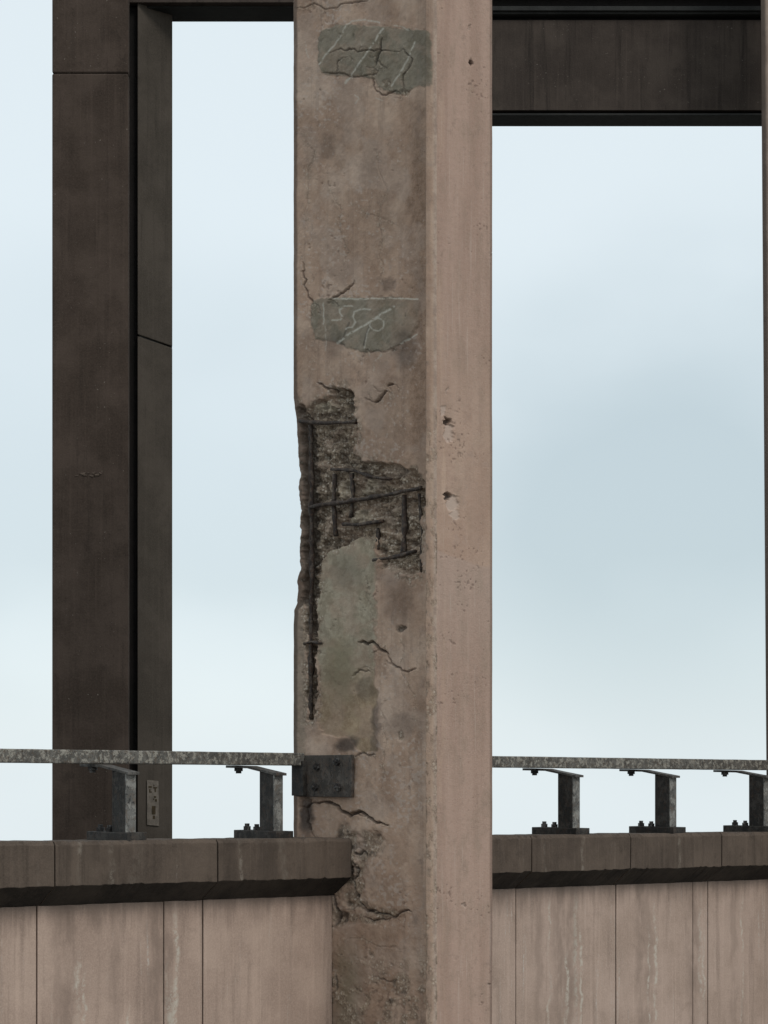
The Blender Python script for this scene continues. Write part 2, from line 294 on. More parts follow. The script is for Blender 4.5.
def build_column(parent, dmax, tw, y0, y1, step, detail=True, lean=0.):
    """shaft as one closed skin: wide face, arris strip, front face, then plain sides and back"""
    z0, z1 = z_at(y1, 0, 0), z_at(y0, 0, 0)
    loop = []                                                  # (t, d, zone)
    n = int(dmax/(.0148*step))
    ca = .045
    loop.append((ca*1.1, dmax, 4)); loop.append((ca*.5, dmax-.012, 4))
    for i in range(n+1): loop.append((0., dmax-ca-(dmax-ca-.02)*i/n, 0))
    # arris strip: a small proud fillet between the two faces
    m = max(6, int(.11/(.011*step)))
    for i in range(1, m+1):
        u = i/m; loop.append((-.028*math.sin(min(1, u*4)*math.pi/2)*1. + .12*u*u*.9, .02-.055*u, 1))
    t0 = loop[-1][0]; d0 = loop[-1][1]
    q = int((tw-t0)/(.0115*step))
    for i in range(1, q+1): loop.append((t0+(tw-.02-t0)*i/q, d0-.004*min(1, i/3), 2))
    loop.append((tw, d0+.02, 3))
    for i in range(1, 9): loop.append((tw, d0+.02+(dmax-.05)*i/8, 3))
    for i in range(1, 12): loop.append((tw-(tw-ca*1.1)*i/12, dmax+.01, 4))
    L = np.array([(a, b) for a, b, c in loop]); zone = np.array([c for a, b, c in loop]); nl = len(loop)
    nr = int((z1-z0)/(.0100*step)); zz = np.linspace(z0, z1, nr+1)
    T = np.repeat(L[None, :, 0], nr+1, 0); Dd = np.repeat(L[None, :, 1], nr+1, 0); Z = np.repeat(zz[:, None], nl, 1)
    ZN = np.repeat(zone[None, :], nr+1, 0)
    Xw = NX+TX*T+DX*Dd; Yw = NY+TY*T+DY*Dd
    px = CX+F*Xw/Yw; py = HY-F*Z/Yw
    wide = ZN == 0; strip = ZN == 1; front = ZN == 2
    mA = np.zeros(T.shape+(4,)); mB = mA.copy(); mC = mA.copy(); mD = mA.copy()
    dep = np.zeros(T.shape)                                    # inward depth
    a = Dd*1.; b = Z
    rough = (fbm(a*5, b*5, 5, 3)-.5)*.02+(fbm(a*26, b*26, 3, 6)-.5)*.006
    dep += np.where(wide, rough, 0)+np.where(front, (fbm(T*3, Z*1.3, 4, 2)-.5)*.012, 0)
    dep += np.where(strip, (fbm(T*14+5, Z*6, 4, 5)-.5)*.016, 0)
    jj = np.cumsum(strip, 1)/m; mC[..., 1] = strip*sstep(.72, .95, jj)*.9; mB[..., 2] = (front | (ZN == 3))*1.
    if detail:
        wx = px+(fbm(px/9, py/9, 4, 1)-.5)*9; wy = py+(fbm(px/9+40, py/9, 4, 4)-.5)*9
        wx2 = px+(fbm(px/3.5, py/3.5, 3, 1)-.5)*3.4; wy2 = py+(fbm(px/3.5+40, py/3.5, 3, 4)-.5)*3.4
        wx3 = wx2+(fbm(px/1.7, py/1.7, 2, 5)-.5)*2.2; wy3 = wy2+(fbm(px/1.7+9, py/1.7, 2, 6)-.5)*2.6
        cav = poly_sd(wx, wy, CAVITY); cm = sstep(-.5, 3.2, cav)*wide
        lump = fbm(px/8, py/8, 5, 7); fine = fbm(px/2.6, py/2.6, 3, 9)
        leftdeep = sstep(314, 306, px)*sstep(415, 430, py)*sstep(725, 700, py)
        stone = fbm(px/4.2+30, py/4.2, 2, 1); dep += cm*(.085+.17*(lump-.44)+.05*(fine-.5)+.06*(stone-.5)+.05*leftdeep)
        shal = poly_sd(wx2, wy2, [(374,500),(420,490),(421,560),(411,578),(375,562)]); dep -= .02*sstep(0, 4, shal)*cm
        mA[..., 1] = np.maximum(mA[..., 1], cm)
        for bx, by, rx, ry, dd in ((344,488,7,10,.05),(366,489,9,9,.045),(358,517,12,9,.05),(326,520,5,16,.03),(392,520,9,14,.025),(392,472,16,6,.03),(325,408,12,6,.04),(412,530,4,18,.02),(330,447,10,8,.02)):
            q_ = sstep(1.25, .7, np.hypot((wx-bx)/rx, (wy-by)/ry))*cm; dep -= q_*dd
            if dd >= .04: mC[..., 0] = np.maximum(mC[..., 0], q_*.9); mA[..., 1] *= (1-q_*.55)
            else: mC[..., 2] = np.maximum(mC[..., 2], q_*.6)
        mA[..., 2] = np.maximum(mA[..., 2], cm*sstep(.48, .36, lump)*.0+cm*sstep(.56, .7, lump)*.4)
        mA[..., 1] *= (1-cm*.35*sstep(.5, .62, fbm(px/13, py/13, 4, 2)))
        rim = sstep(-9, 0, cav)*(1-cm)*wide*sstep(.42, .6, fbm(px/4, py/4, 4, 12)); mA[..., 1] = np.maximum(mA[..., 1], rim*.75); dep += rim*.014
        mA[..., 2] = np.maximum(mA[..., 2], cm*leftdeep*.6)
        mA[..., 2] = np.maximum(mA[..., 2], cm*sstep(.5, .62, fbm(px/9, py/9, 4, 13))*.2)
        g = poly_sd(wx, wy2, GROUT); gm = sstep(-1, 3, g)*wide; gm = gm*(.6+.4*sstep(.3, .6, fbm(px/14, py/14, 4, 3)))
        mC[..., 0] = np.maximum(mC[..., 0]*cm, gm*(1-cm)); dep += sstep(-.5, .5, g)*wide*.012*(1-cm)
        mB[..., 1] = np.maximum(mB[..., 1], wide*sstep(22, 6, np.hypot((wx-339)/1., (wy-668)/2.2))*.6)
        mB[..., 1] = np.maximum(mB[..., 1], wide*sstep(15, 4, np.abs(px-345))*sstep(930, 975, py)*.5)
        gr2 = wide*sstep(20, 6, np.abs(px-350))*sstep(930, 985, py); mA[..., 0] = np.maximum(mA[..., 0], gr2*.45)
        gr3 = wide*sstep(22, 8, np.hypot((px-346), (py-570)/1.3)); mA[..., 0] = np.maximum(mA[..., 0], gr3*.5*(1-cm))
        for poly, w in ((TOPP, .95), (LOWP, .92)):
            s = poly_sd(wx2+(wx-px)*.35, wy2+(wy-py)*.35, poly); pm = sstep(-.8, 1., s)*(wide | strip)*w*(.75+.25*sstep(.35, .55, fbm(px/12, py/12, 3, 8)))
            if poly is LOWP: pm = pm*(.35+.65*sstep(424, 385, px))
            rimp = sstep(2.2, .6, np.abs(s-.3))*wide*sstep(.45, .6, fbm(px/5, py/5, 4, 6)); dep += rimp*.007; mA[..., 2] = np.maximum(mA[..., 2], rimp*.15); dep += sstep(-.5, .8, s)*wide*(fbm((px+py)/4, (py-px)/22, 3, 3)-.5)*.006
            mA[..., 0] = np.maximum(mA[..., 0], pm); dep -= .006*sstep(-.5, .8, s)*wide
        cr = random.Random(5)
        def fractal(pts, k):
            for _ in range(k):
                q = [pts[0]]
                for (ax, ay), (bx, by) in zip(pts[:-1], pts[1:]):
                    l = math.hypot(bx-ax, by-ay); u = cr.uniform(.35, .65)
                    q += [(ax+(bx-ax)*u-(by-ay)/max(l, .1)*cr.gauss(0, .17)*l**.85, ay+(by-ay)*u+(bx-ax)/max(l, .1)*cr.gauss(0, .17)*l**.85), (bx, by)]
                pts = q
            return pts
        def carve(pts, w, dp, dark):
            nonlocal dep
            P_ = fractal(pts, 3); ns = len(P_)-1
            x0, x1 = min(p[0] for p in P_)-8, max(p[0] for p in P_)+8; y0_, y1_ = min(p[1] for p in P_)-8, max(p[1] for p in P_)+8
            sel = np.where((px > x0) & (px < x1) & (py > y0_) & (py < y1_) & wide)
            if not len(sel[0]): return
            X_, Y_ = px[sel], py[sel]; val = np.zeros(X_.shape); halo = val.copy(); wv0 = 1.
            for n_, (a_, b_) in enumerate(zip(P_[:-1], P_[1:])):
                u = (n_+.5)/ns; wv0 = max(.35, wv0*.6+.4*cr.uniform(.35, 1.5)); ww = w*wv0*min(1, 4.5*min(u+.04, 1.04-u))
                sd_ = seg_dist(X_, Y_, [a_, b_]); val = np.maximum(val, sstep(ww+.55, ww*.3, sd_)*min(1, .35+ww)); halo = np.maximum(halo, sstep(ww+4.5, ww, sd_))
            dep[sel] += val*dp; mA[..., 2][sel] = np.maximum(mA[..., 2][sel], val*dark)
            mA[..., 1][sel] = np.maximum(mA[..., 1][sel], halo*.3*sstep(.45, .6, fbm(X_/3, Y_/3, 3, 4)))
        for pts, w, dp in CRACKS:
            carve(pts, w*.8, dp, .5+.25*min(1, w-.5))
            for _ in range(2 if w > 1 else 1):
                k_ = cr.randrange(len(pts)); a_ = cr.uniform(-.9, .9)+(math.pi if cr.random() < .5 else 0); l_ = cr.uniform(6, 14)
                carve([pts[k_], (pts[k_][0]+math.cos(a_)*l_*.6, pts[k_][1]+math.sin(a_)*l_*.6), (pts[k_][0]+math.cos(a_+.4)*l_, pts[k_][1]+math.sin(a_+.4)*l_)], .35, dp*.4, .4)
        for (ax, ay, bx, by) in ((313,304,314,360),(375,150,380,280),(330,190,345,260),(400,640,415,720),(386,700,380,790),(365,575,372,630),(345,940,400,950),(360,210,395,225),(303,130,309,230)):
            carve([(ax, ay), ((ax+bx)/2+cr.uniform(-4, 4), (ay+by)/2), (bx, by)], .22, .01, .28)
        for bx, by, rx, ry, dp in BLOBS:
            s = np.hypot((wx-bx+(wx3-px)*.6)/rx, (wy-by+(wy3-py)*.6)/ry); c = sstep(1.25, .6, s)*wide*sstep(.25, .5, fbm(px/5, py/5, 3, 2)+.15)
            dep += c*dp*(.35+.9*lump); mA[..., 1] = np.maximum(mA[..., 1], c*.6); mA[..., 2] = np.maximum(mA[..., 2], c*sstep(.5, .62, lump)*.6)
        bc = poly_sd(wx, wy, [(333,836),(350,832),(372,826),(385,840),(368,856),(362,880),(372,905),(400,908),(405,922),(362,925),(333,930)])
        c = sstep(-2, 4, bc)*wide; mA[..., 1] = np.maximum(mA[..., 1], c*.7*sstep(.4, .6, fbm(px/7, py/7, 4, 5))); dep += c*(.022+.09*(fbm(px/9, py/9, 5, 6)-.5))
        lr = sstep(930, 990, py)*wide; dep += lr*(fbm(px/9, py/8, 5, 12)-.5)*.028; mA[..., 1] = np.maximum(mA[..., 1], lr*sstep(.52, .66, fbm(px/9, py/9, 5, 5))*.6)
        bp = wide*sstep(.5, .64, fbm(px/22, py/30, 5, 6)); mC[..., 2] = np.maximum(mC[..., 2], bp*.22)
        bp = wide*sstep(.52, .66, fbm(px/26+7, py/34, 5, 9)); mA[..., 2] = np.maximum(mA[..., 2], bp*.10)
        bs = wide*np.maximum(sstep(.46, .62, fbm(px/38+3, py/60, 5, 10))*.55, sstep(392, 418, px+14*(fbm(py/25, px/12, 4, 7)-.5))*sstep(60, 160, py)*sstep(520, 420, py)*.9); bs = np.maximum(bs, wide*sstep(.5,.62,fbm(px/16+3, py/20, 5, 13))*.35*sstep(560,600,py)); mD[..., 0] = bs
        mD[..., 1] = wide*sstep(640, 720, py+20*(fbm(px/9, py/9, 3, 2)-.5))
        # scattered pock marks and chips
        pk = fbm(px/3.1, py/3.1, 2, 10)*.6+fbm(px/40, py/60, 2, 11)*.4
        lowz = .015*sstep(880, 960, py)
        pk2 = fbm(px/14, py/14, 3, 8); c = sstep(.70-lowz, .76-lowz, pk)*sstep(.5, .62, pk2)*wide; dep += c*.009; mA[..., 2] = np.maximum(mA[..., 2], c*.25)
        c = sstep(.70, .76, fbm(px/2.6+90, py/2.6, 2, 14)*.6+fbm(px/30, py/50+8, 2, 15)*.4+.04)*wide; mC[..., 2] = np.maximum(mC[..., 2], c*.55)
        # grime along the arris; far-corner chamfer's shade painted as a dark strip
        c = wide*sstep(9, 0, np.abs(px-420)+4*(fbm(px/8, py/30, 3, 4)-.5))*.45*sstep(.3, .6, fbm(py/60, px/30, 3, 1)+.05)
        c = np.maximum(c, wide*sstep(7, 0, np.abs(px-417))*sstep(95, 110, py)*sstep(200, 165, py)*.55)
        mA[..., 2] = np.maximum(mA[..., 2], c*.38)
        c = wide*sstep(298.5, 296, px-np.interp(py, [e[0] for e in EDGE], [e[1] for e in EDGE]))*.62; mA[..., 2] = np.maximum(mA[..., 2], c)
        for bx, by, rx, ry, w in ((328,145,9,16,.3), (335,345,12,16,.35), (405,350,14,22,.45), (388,285,8,7,.4), (346,744,12,9,.75), (376,720,5,22,.55), (374,745,5,12,.5),
                                  (398,600,18,30,.35), (400,725,18,12,.3), (372,150,6,40,.15), (330,700,30,40,.2), (306,815,7,22,.8), (305,520,9,80,.5), (345,575,25,12,.1), (365,690,10,14,.4)):
            s = np.hypot((wx-bx)/rx, (wy-by)/ry); c = wide*sstep(1.3, .5, s)*w; mA[..., 2] = np.maximum(mA[..., 2], c)
        es = wide*sstep(309, 303, px+5*(fbm(py/12, px/6, 3, 4)-.5))*sstep(590, 625, py)*sstep(800, 760, py); mA[..., 0] = np.maximum(mA[..., 0], es*.5)
        for pts, w in CHALK:
            s = seg_dist(px+(fbm(px/5, py/5, 2, 1)-.5)*1.6, py+(fbm(px/5, py/5, 2, 2)-.5)*1.6, pts); mB[..., 0] = np.maximum(mB[..., 0], sstep(w+.55, w*.4, s)*(wide | strip)*min(1., w+.1)*.8*sstep(.28, .5, fbm(px/2.5, py/2.5, 2, 7)+.08))
        for pts, w in DARKLN:
            s = seg_dist(px, py, pts); mA[..., 2] = np.maximum(mA[..., 2], sstep(w+.6, w*.4, s)*wide*.5)
        # front face: pits, the paint edge, worn line
        fc = front*sstep(.52, .6, fbm(px/12, py/12, 3, 9))*sstep(.735, .78, fbm(px/2.2+9, py/2.8, 2, 3)*.6+fbm(px/25, py/45+8, 2, 5)*.4+.035); dep += fc*.006; mA[..., 2] = np.maximum(mA[..., 2], fc*.3)
        fe = front*sstep(436.5, 433.5, px+3*(fbm(py/6, px/6, 3, 8)-.5))*sstep(.42, .58, fbm(py/16, px/50, 4, 9)); dep += fe*.008; mB[..., 2] -= fe*.5
        for bx, by, rx, ry, dp in ((448,422,3.6,3.2,.06), (449,433,4.4,9,.022), (447,497,4,3.4,.05), (452,503,6.5,8,.018), (455,515,4,6,.01), (444,411,2.4,4,.01), (471,62,2.4,4,.05), (469,28,1.6,2,.02), (447,392,1.6,4,.015), (464,905,1.8,2,.02), (489,985,1.6,2,.02)):
            s = np.hypot((wx2-bx+(wx3-px)*.8)/rx, (wy2-by+(wy3-py)*.8)/ry); c = sstep(1.2, .8, s)*front; dep += c*dp
            if dp < .03: mC[..., 2] = np.maximum(mC[..., 2], c*.6)
            else: mA[..., 2] = np.maximum(mA[..., 2], c*.7)
        line = np.interp(px, [430, 437, 455, 470, 490], [548, 550, 557, 563, 567])+(fbm(px/6, py/50, 3, 2)-.5)*6
        up = sstep(1.5, -1.5, py-line)*front*sstep(250, 480, py); mB[..., 2] -= up*.42; mA[..., 2] = np.maximum(mA[..., 2], up*.06*sstep(.35, .6, fbm(px/14, py/40, 4, 8)))
        lo = sstep(-1.5, 1.5, py-line)*front*sstep(720, 560, py); mC[..., 2] = np.maximum(mC[..., 2], lo*.22)
        st = front*sstep(8, 3, np.abs(px-441+3*fbm(py/30, px/30, 2, 3)))*sstep(.5, .62, fbm(px/5, py/60, 3, 6))*.3; mB[..., 2] -= st
        c = strip*sstep(.52, .62, fbm(px/3, py/9, 4, 8))*sstep(380, 460, py); dep += c*.007; mA[..., 1] = np.maximum(mA[..., 1], c*.45)
        pur = front*sstep(489.2, 490.6, px); mA[..., 2] = np.maximum(mA[..., 2], pur*.35)
        mA[..., 2] = np.maximum(mA[..., 2], strip*sstep(1., .55, jj)*(.22+.25*fbm(px/4, py/26, 4, 6))); c = strip*sstep(8, 2, np.abs(px-421))*.45; mA[..., 2] = np.maximum(mA[..., 2], c)
    else:
        mB[..., 2] = 0.; mA[..., 2] = np.maximum(mA[..., 2], (wide | (ZN == 4))*(Dd > dmax-.13)*.72)  # dark far-corner strip: shade of the turned-away edge painted in
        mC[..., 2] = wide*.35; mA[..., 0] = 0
    # inward direction per zone
    it = np.where(wide | strip, 1., 0.); idd = np.where(front, 1., 0.); idd = np.where(strip, .6, idd)
    fall = np.where(wide, sstep(dmax-.34, dmax-.06, Dd), 0.); fall = np.where(ZN == 4, sstep(.5, .1, T), fall)
    if detail:
        e = np.interp(py, [q_[0] for q_ in EDGE], [q_[1] for q_ in EDGE])
        e = e*(1+.5*(fbm(py/7, px*0, 4, 4)-.5))+(fbm(py/9, px*0+3, 4, 5)-.5)*1.2*sstep(380, 420, py)*sstep(640, 600, py)+(fbm(py/14, px*0+8, 4, 7)-.5)*.5
        Dd = Dd-fall*e*.0165
        edge_in = wide*sstep(dmax-.1, dmax-.02, Dd+fall*e*.0165); dep *= (1-edge_in*.8)
    T = T+it*dep; Dd = Dd+idd*dep
    X = NX+TX*T+DX*Dd+lean*(Z-z0); Y = NY+TY*T+DY*Dd
    off = parent_loc(parent)
    co = np.stack([X+parent_shift[0]-off[0], Y+parent_shift[1]-off[1], Z-off[2]], -1).reshape(-1, 3)
    idx = np.arange((nr+1)*nl).reshape(nr+1, nl); nx = np.roll(idx, -1, 1)
    q4 = np.stack([idx[:-1], idx[1:], nx[1:], nx[:-1]], -1).reshape(-1, 4)[:, ::-1]
    me = bpy.data.meshes.new('shaft'); nf = len(q4)
    me.vertices.add(len(co)); me.vertices.foreach_set('co', co.astype('f4').ravel())
    capb, capt = idx[0], idx[-1][::-1]
    me.loops.add(nf*4+2*nl); me.loops.foreach_set('vertex_index', np.concatenate([q4.ravel(), capb, capt]).astype('i4'))
    me.polygons.add(nf+2)
    me.polygons.foreach_set('loop_start', np.concatenate([np.arange(nf)*4, [nf*4, nf*4+nl]]).astype('i4'))
    me.update(calc_edges=True)
    me.polygons.foreach_set('use_smooth', [True]*nf+[False]*2)
    for nm, ar in (('mA', mA), ('mB', mB), ('mC', mC), ('mD', mD)):
        at = me.attributes.new(nm, 'FLOAT_COLOR', 'POINT'); ar[..., 3] = 1
        at.data.foreach_set('color', np.clip(ar, 0, 1).astype('f4').ravel())
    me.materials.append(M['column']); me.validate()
    o = bpy.data.objects.new('shaft', me); C.objects.link(o); o.parent = parent
    return o

DM = 2.25; TW = .861; ZB = -3.6
parent_shift = (0, 0)
col = thing('bridge_column', W(.4, 1.1, z_at(1075, 0, 0)), 'big broken pinkish concrete column with exposed rusty bars and grey chalk-marked patches, in the middle', 'bridge column')
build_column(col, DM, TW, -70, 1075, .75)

def bar(pts, r, ins=.03, sag=.8):
    m = MB(); P = []
    for (ax, ay), (bx, by) in zip(pts[:-1], pts[1:]):
        n = max(3, int(math.hypot(bx-ax, by-ay)/6))
        for i in range(n):
            u = i/n; P.append(face_pt(ax+(bx-ax)*u+random.uniform(-.35, .35), ay+(by-ay)*u+random.uniform(-sag, sag)*.5, ins+random.uniform(-.004, .004)))
    P.append(face_pt(*pts[-1], ins)); m.tube(P, r, 8, .16)
    return m.build('rebar', M['rebar'], col, True)
bar([(300,421),(320,423),(356,422)], .021, .012)
bar([(331,469),(355,471),(372,477),(392,479)], .019, .026)
bar([(309,507),(345,502),(385,495),(421,488)], .021, .000)
bar([(343,524),(360,525),(383,521)], .018, .004)
bar([(373,560),(395,557),(416,551)], .018, .012)
bar([(311,425),(312,560),(311,640),(311,719)], .026, .035)
bar([(352,474),(353,496),(351,518)], .024, .03); bar([(335,474),(334,505),(336,536)], .024, .035)
bar([(378,528),(379,545),(376,560)], .02, .04); bar([(404,495),(405,530),(403,556)], .027, .03); bar([(419,494),(422,530),(421,572)], .013, .03)
bar([(304,644),(312,642),(322,643)], .014, .01)

# next hanger column, only its far corner shows at the right border
tB = t_at(766.3, DM)
col2 = thing('bridge_column', W(tB+.4, 1.1, z_at(1075, 0, 0)), 'bridge column cut off by the right photo edge, only a thin strip showing', 'bridge column')
parent_shift = (TX*tB, TY*tB)
c2 = build_column(col2, DM, TW, -520, 1090, 3.2, detail=False, lean=-.0072)
parent_shift = (0, 0)

# ------------------------------------------------------------------ parapets
def ztop(t): return -.655-.0100*t
def prism(profile, t0, t1, name, mat, parent, wob=.004, seed=0, n=None):
    """profile: list of (d, dz below ztop); swept along the parapet with slight waviness"""
    n = n or max(4, int((t1-t0)/.035)); V = []; Fc = []; k = len(profile)
    for i in range(n+1):
        t = t0+(t1-t0)*i/n
        for j, (d, dz) in enumerate(profile):
            a = float(fbm(np.array([t*3.1+seed]), np.array([j*3.7]), 4, 2)[0])-.5
            b = float(fbm(np.array([t*7.7+seed+50]), np.array([j*5.7]), 4, 3)[0])-.5
            if name == 'coping_block' and j in (0, 5, 6):
                c_ = float(fbm(np.array([t*19+seed]), np.array([j*2.3]), 3, 6)[0]); e_ = float(fbm(np.array([t*5+seed+9]), np.array([j*1.3]), 2, 8)[0])
                ch_ = max(0., c_-.52)*.16*(1 if e_ > .5 else .3); ch_ = ch_*(.28 if j == 0 else .6); d = d+ch_*.6; dz = dz+(ch_ if j == 0 else -ch_)
            V.append(W(t, d+a*wob*2, (ztop(t) if dz > -2 else -.7)+dz+b*wob*2.5))
    for i in range(n):
        for j in range(k):
            j2 = (j+1) % k; a = i*k
            Fc.append((a+j, a+j2, a+k+j2, a+k+j))
    Fc.append(tuple(range(k))[::-1]); Fc.append(tuple(n*k+j for j in range(k)))
    o = link(name, V, Fc, mat, parent)
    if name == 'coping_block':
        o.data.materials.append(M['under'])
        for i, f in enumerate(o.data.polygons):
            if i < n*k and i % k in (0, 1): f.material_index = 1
    return bevel(o, .006, 2)
COP = [(1.238,-.42),(1.524,-.615),(1.79,-.618),(2.30,-.55),(2.30,-.02),(1.27,0.),(1.238,-.035)]
PAN = [(1.530,-.617),(1.530,-2.9),(1.78,-2.9),(1.78,-.617)]
def parapet(label, cj, pj, mat, seed):
    p = thing('parapet_wall', W((cj[0]+cj[-1])/2, 1.6, -3.6), label, 'parapet')
    for i, (a, b) in enumerate(zip(cj[:-1], cj[1:])): prism(COP, a+.007, b-.007, 'coping_block', M['coping'], p, .007, seed+i*7)
    for i, (a, b) in enumerate(zip(pj[:-1], pj[1:])):
        pr = [(d+(.004 if i % 2 else 0), z) for d, z in PAN]
        prism(pr, a+.007, b-.007, 'wall_panel', mat, p, .004, seed+i*5+3)
    m = MB(); m.tdz(cj[0], cj[-1], 1.62, 1.74, -3.5, -1.2); bk = m.build('backing', M['far'], p)
    return p
tl = lambda px, d: t_at(px, d)
cL = [-12.2,-10.4,-8.5,-6.4]+[tl(-40,1.24)-.3, tl(55,1.238), tl(218,1.238), .03]
cL = [-10.4,-8.6,-6.8,-5.1, tl(55,1.238), tl(218,1.238), .03]
pL = [-10.4,-8.9,-7.2,-5.4, tl(37,1.53), tl(164,1.53), tl(203,1.53), .0]
wl = parapet('brown concrete parapet left of the big column, its coping broken off at the column', cL, pL, M['wallL'], 1.)
s1, s2, s3 = tl(532,1.238), tl(631,1.238), tl(722,1.238)
cR = [.55, s1, s2, s3, s3+1.75, s3+3.5, s3+5.2]
pR = [.55, tl(516,1.53), tl(616,1.53), tl(693,1.53), tl(708,1.53), tl(708,1.53)+1.7, tl(708,1.53)+3.4, tl(708,1.53)+5.1]
wr = parapet('brown concrete parapet right of the big column with pale lime streaks', cR, pR, M['wallR'], 40.)

# ------------------------------------------------------------------ railings
RT, RB = .245, .115
def zrail(t): return .252-.0048*(t+3.6)
def make_rail(t0, t1, parent):
    m = MB(); n = int((t1-t0)/.15); V = []; Fc = []
    prof = [(1.95,-.135),(1.95,0),(2.13,0),(2.13,-.135)]
    for i in range(n+1):
        t = t0+(t1-t0)*i/n
        for d, dz in prof: V.append(W(t, d, zrail(t)+dz+random.uniform(-.0012,.0012)))
    for i in range(n):
        for j in range(4): j2 = (j+1) % 4; Fc.append((i*4+j, i*4+j2, i*4+4+j2, i*4+4+j))
    Fc.append((3,2,1,0)); Fc.append(tuple(n*4+j for j in range(4)))
    return bevel(link('rail', V, Fc, M['railpaint'], parent), .012, 2)
def bolt(t, d, z, r, h, parent, up=True):
    m = MB(); b = W(t, d, z); m.tube([b, (b[0], b[1], z+h*.6)], r, 6); m.tube([(b[0], b[1], z+h*.6), (b[0], b[1], z+h*.85), (b[0], b[1], z+h)], r*.6, 8)
    return m.build('bolt', M['bolt'], parent)
def make_post(px, parent, dpost=1.42, big=1.):
    t = t_at(px, dpost)                                     # right edge of the front flange
    w = .115*big; t0 = t-w; zt = ztop(t)+.004; zb = zt+.068; zc = zrail(t)-.135-.10
    # front flange plus web plus rear flange
    m = MB(); m.tdz(t0+w*.40, t0+w*.60, dpost+.018, dpost+.232, zb-.01, zc+.03); web = m
    root = web.build('post', M['post'], parent)
    m = MB(); m.tdz(t0, t, dpost, dpost+.018, zb, zc); bevel(m.build('front_flange', M['flange'], root), .003)
    m = MB(); m.tdz(t0, t, dpost+.232, dpost+.25, zb, zc+.035); bevel(m.build('rear_flange', M['post'], root), .003)
    # side web plate close to the left: the steel box seen from the left
    m = MB(); m.tdz(t0+.002, t0+.012, dpost+.0185, dpost+.2315, zb, zc+.02); m.build('side_plate', M['post'], root)
    # base plate
    m = MB(); m.tdz(t0-.05, t+.06, dpost-.10, dpost+.64, zt-.03, zb)
    bevel(m.build('base_plate', M['post'], root), .006)
    # sloping arm up to the rail
    m = MB(); q = [(dpost-.05, zc-.010), (dpost+.26, zc+.035), (dpost+.46, zc+.066), (dpost+.84, zc+.073)]
    for (da, za), (db, zb_) in zip(q[:-1], q[1:]):
        m.hexa([W(t0-.01,da,za),W(t+.01,da,za),W(t+.01,db,zb_),W(t0-.01,db,zb_),W(t0-.01,da,za+.026),W(t+.01,da,za+.026),W(t+.01,db,zb_+.026),W(t0-.01,db,zb_+.026)])
    bevel(m.build('arm', M['arm'], root), .003)
    bolt(t0+w*.5, dpost+.70, zc+.073, .050, -.06, root)
    bolt(t0+w*.2, dpost+.33, zb-.003, .042, .068, root); bolt(t0+w*.2, dpost+.50, zb-.003, .042, .072, root)
    return root
def bracket(parent, toff=0.):
    # bolted angle on the wide face
    zt_ = z_at(755, 0, 1.5); zb_ = z_at(797, 0, 1.5)
    dA, dB = d_at(355, 0), d_at(291.5, -.1)
    m = MB(); m.tdz(-.045+toff, -.012+toff, dA, dB, zb_, zt_)
    r = bevel(m.build('bracket', M['plate'], parent), .005)
    m = MB(); m.tdz(-.10+toff, -.045+toff, dB-.20, dB, zb_+.01, zt_-.06); bevel(m.build('angle', M['post'], r), .004)
    for bx, by in ((320,767),(340,762),(318,787),(341,787)):
        d = d_at(bx, 0)-.02; z = z_at(by, 0, d)
        m = MB(); m.tube([W(-.045+toff, d, z), W(-.075+toff, d, z)], .042, 6); m.tube([W(-.075+toff, d, z), W(-.10+toff, d+.005, z)], .022, 8)
        m.build('bolt', M['bolt'], r)
    return r
gl = thing('guard_railing', W(-2, 1.9, ztop(-2)), 'flaking grey steel railing on the left parapet, bolted to the column by a plate', 'railing')
make_rail(-10.2, -.047, gl)
for px in (-150, 136, 283): make_post(px, gl)
bracket(gl)
gr = thing('guard_railing', W(4, 1.9, ztop(4)), 'rust-flecked steel railing with stubby posts on the right parapet', 'railing')
make_rail(.9, 12., gr)
for px in (580, 676.5, 770): make_post(px, gr)
make_post(930, gr)
bracket(gr, tB)

# ------------------------------------------------------------------ rear structure (dark, square on to the view)
def wx(px, Y): return (px-CX)/F*Y
def wz(py, Y): return (HY-py)/F*Y
def slab(m, px0, px1, y0, y1, Y0, Y1):
    m.xyz(wx(px0, Y0), wx(px1, Y0), Y0, Y1, wz(y1, Y0), wz(y0, Y0))
YP = 26.0; zb = -1.66
pil = thing('rear_pillar', (wx(100, YP), YP+.5, zb), 'dark brown concrete pillar behind the left railing, stepped on its right side', 'pillar')
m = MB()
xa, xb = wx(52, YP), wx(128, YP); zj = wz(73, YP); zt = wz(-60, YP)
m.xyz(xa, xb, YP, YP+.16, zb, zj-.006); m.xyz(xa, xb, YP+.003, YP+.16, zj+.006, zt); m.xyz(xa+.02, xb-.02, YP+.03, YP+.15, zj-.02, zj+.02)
mn = MB(); mn.xyz(xa+.03, xb-.16, YP+.16, YP+.84, zb, zt); mn.xyz(xb-.5, wx(141, YP+.9), YP+.90, YP+1.5, zb, zt); mn.build('neck', M['shade_black'], pil)  # neck near black: the slot's shade is painted on it
bevel(m.build('main_shaft', M['far'], pil), .018, 2)
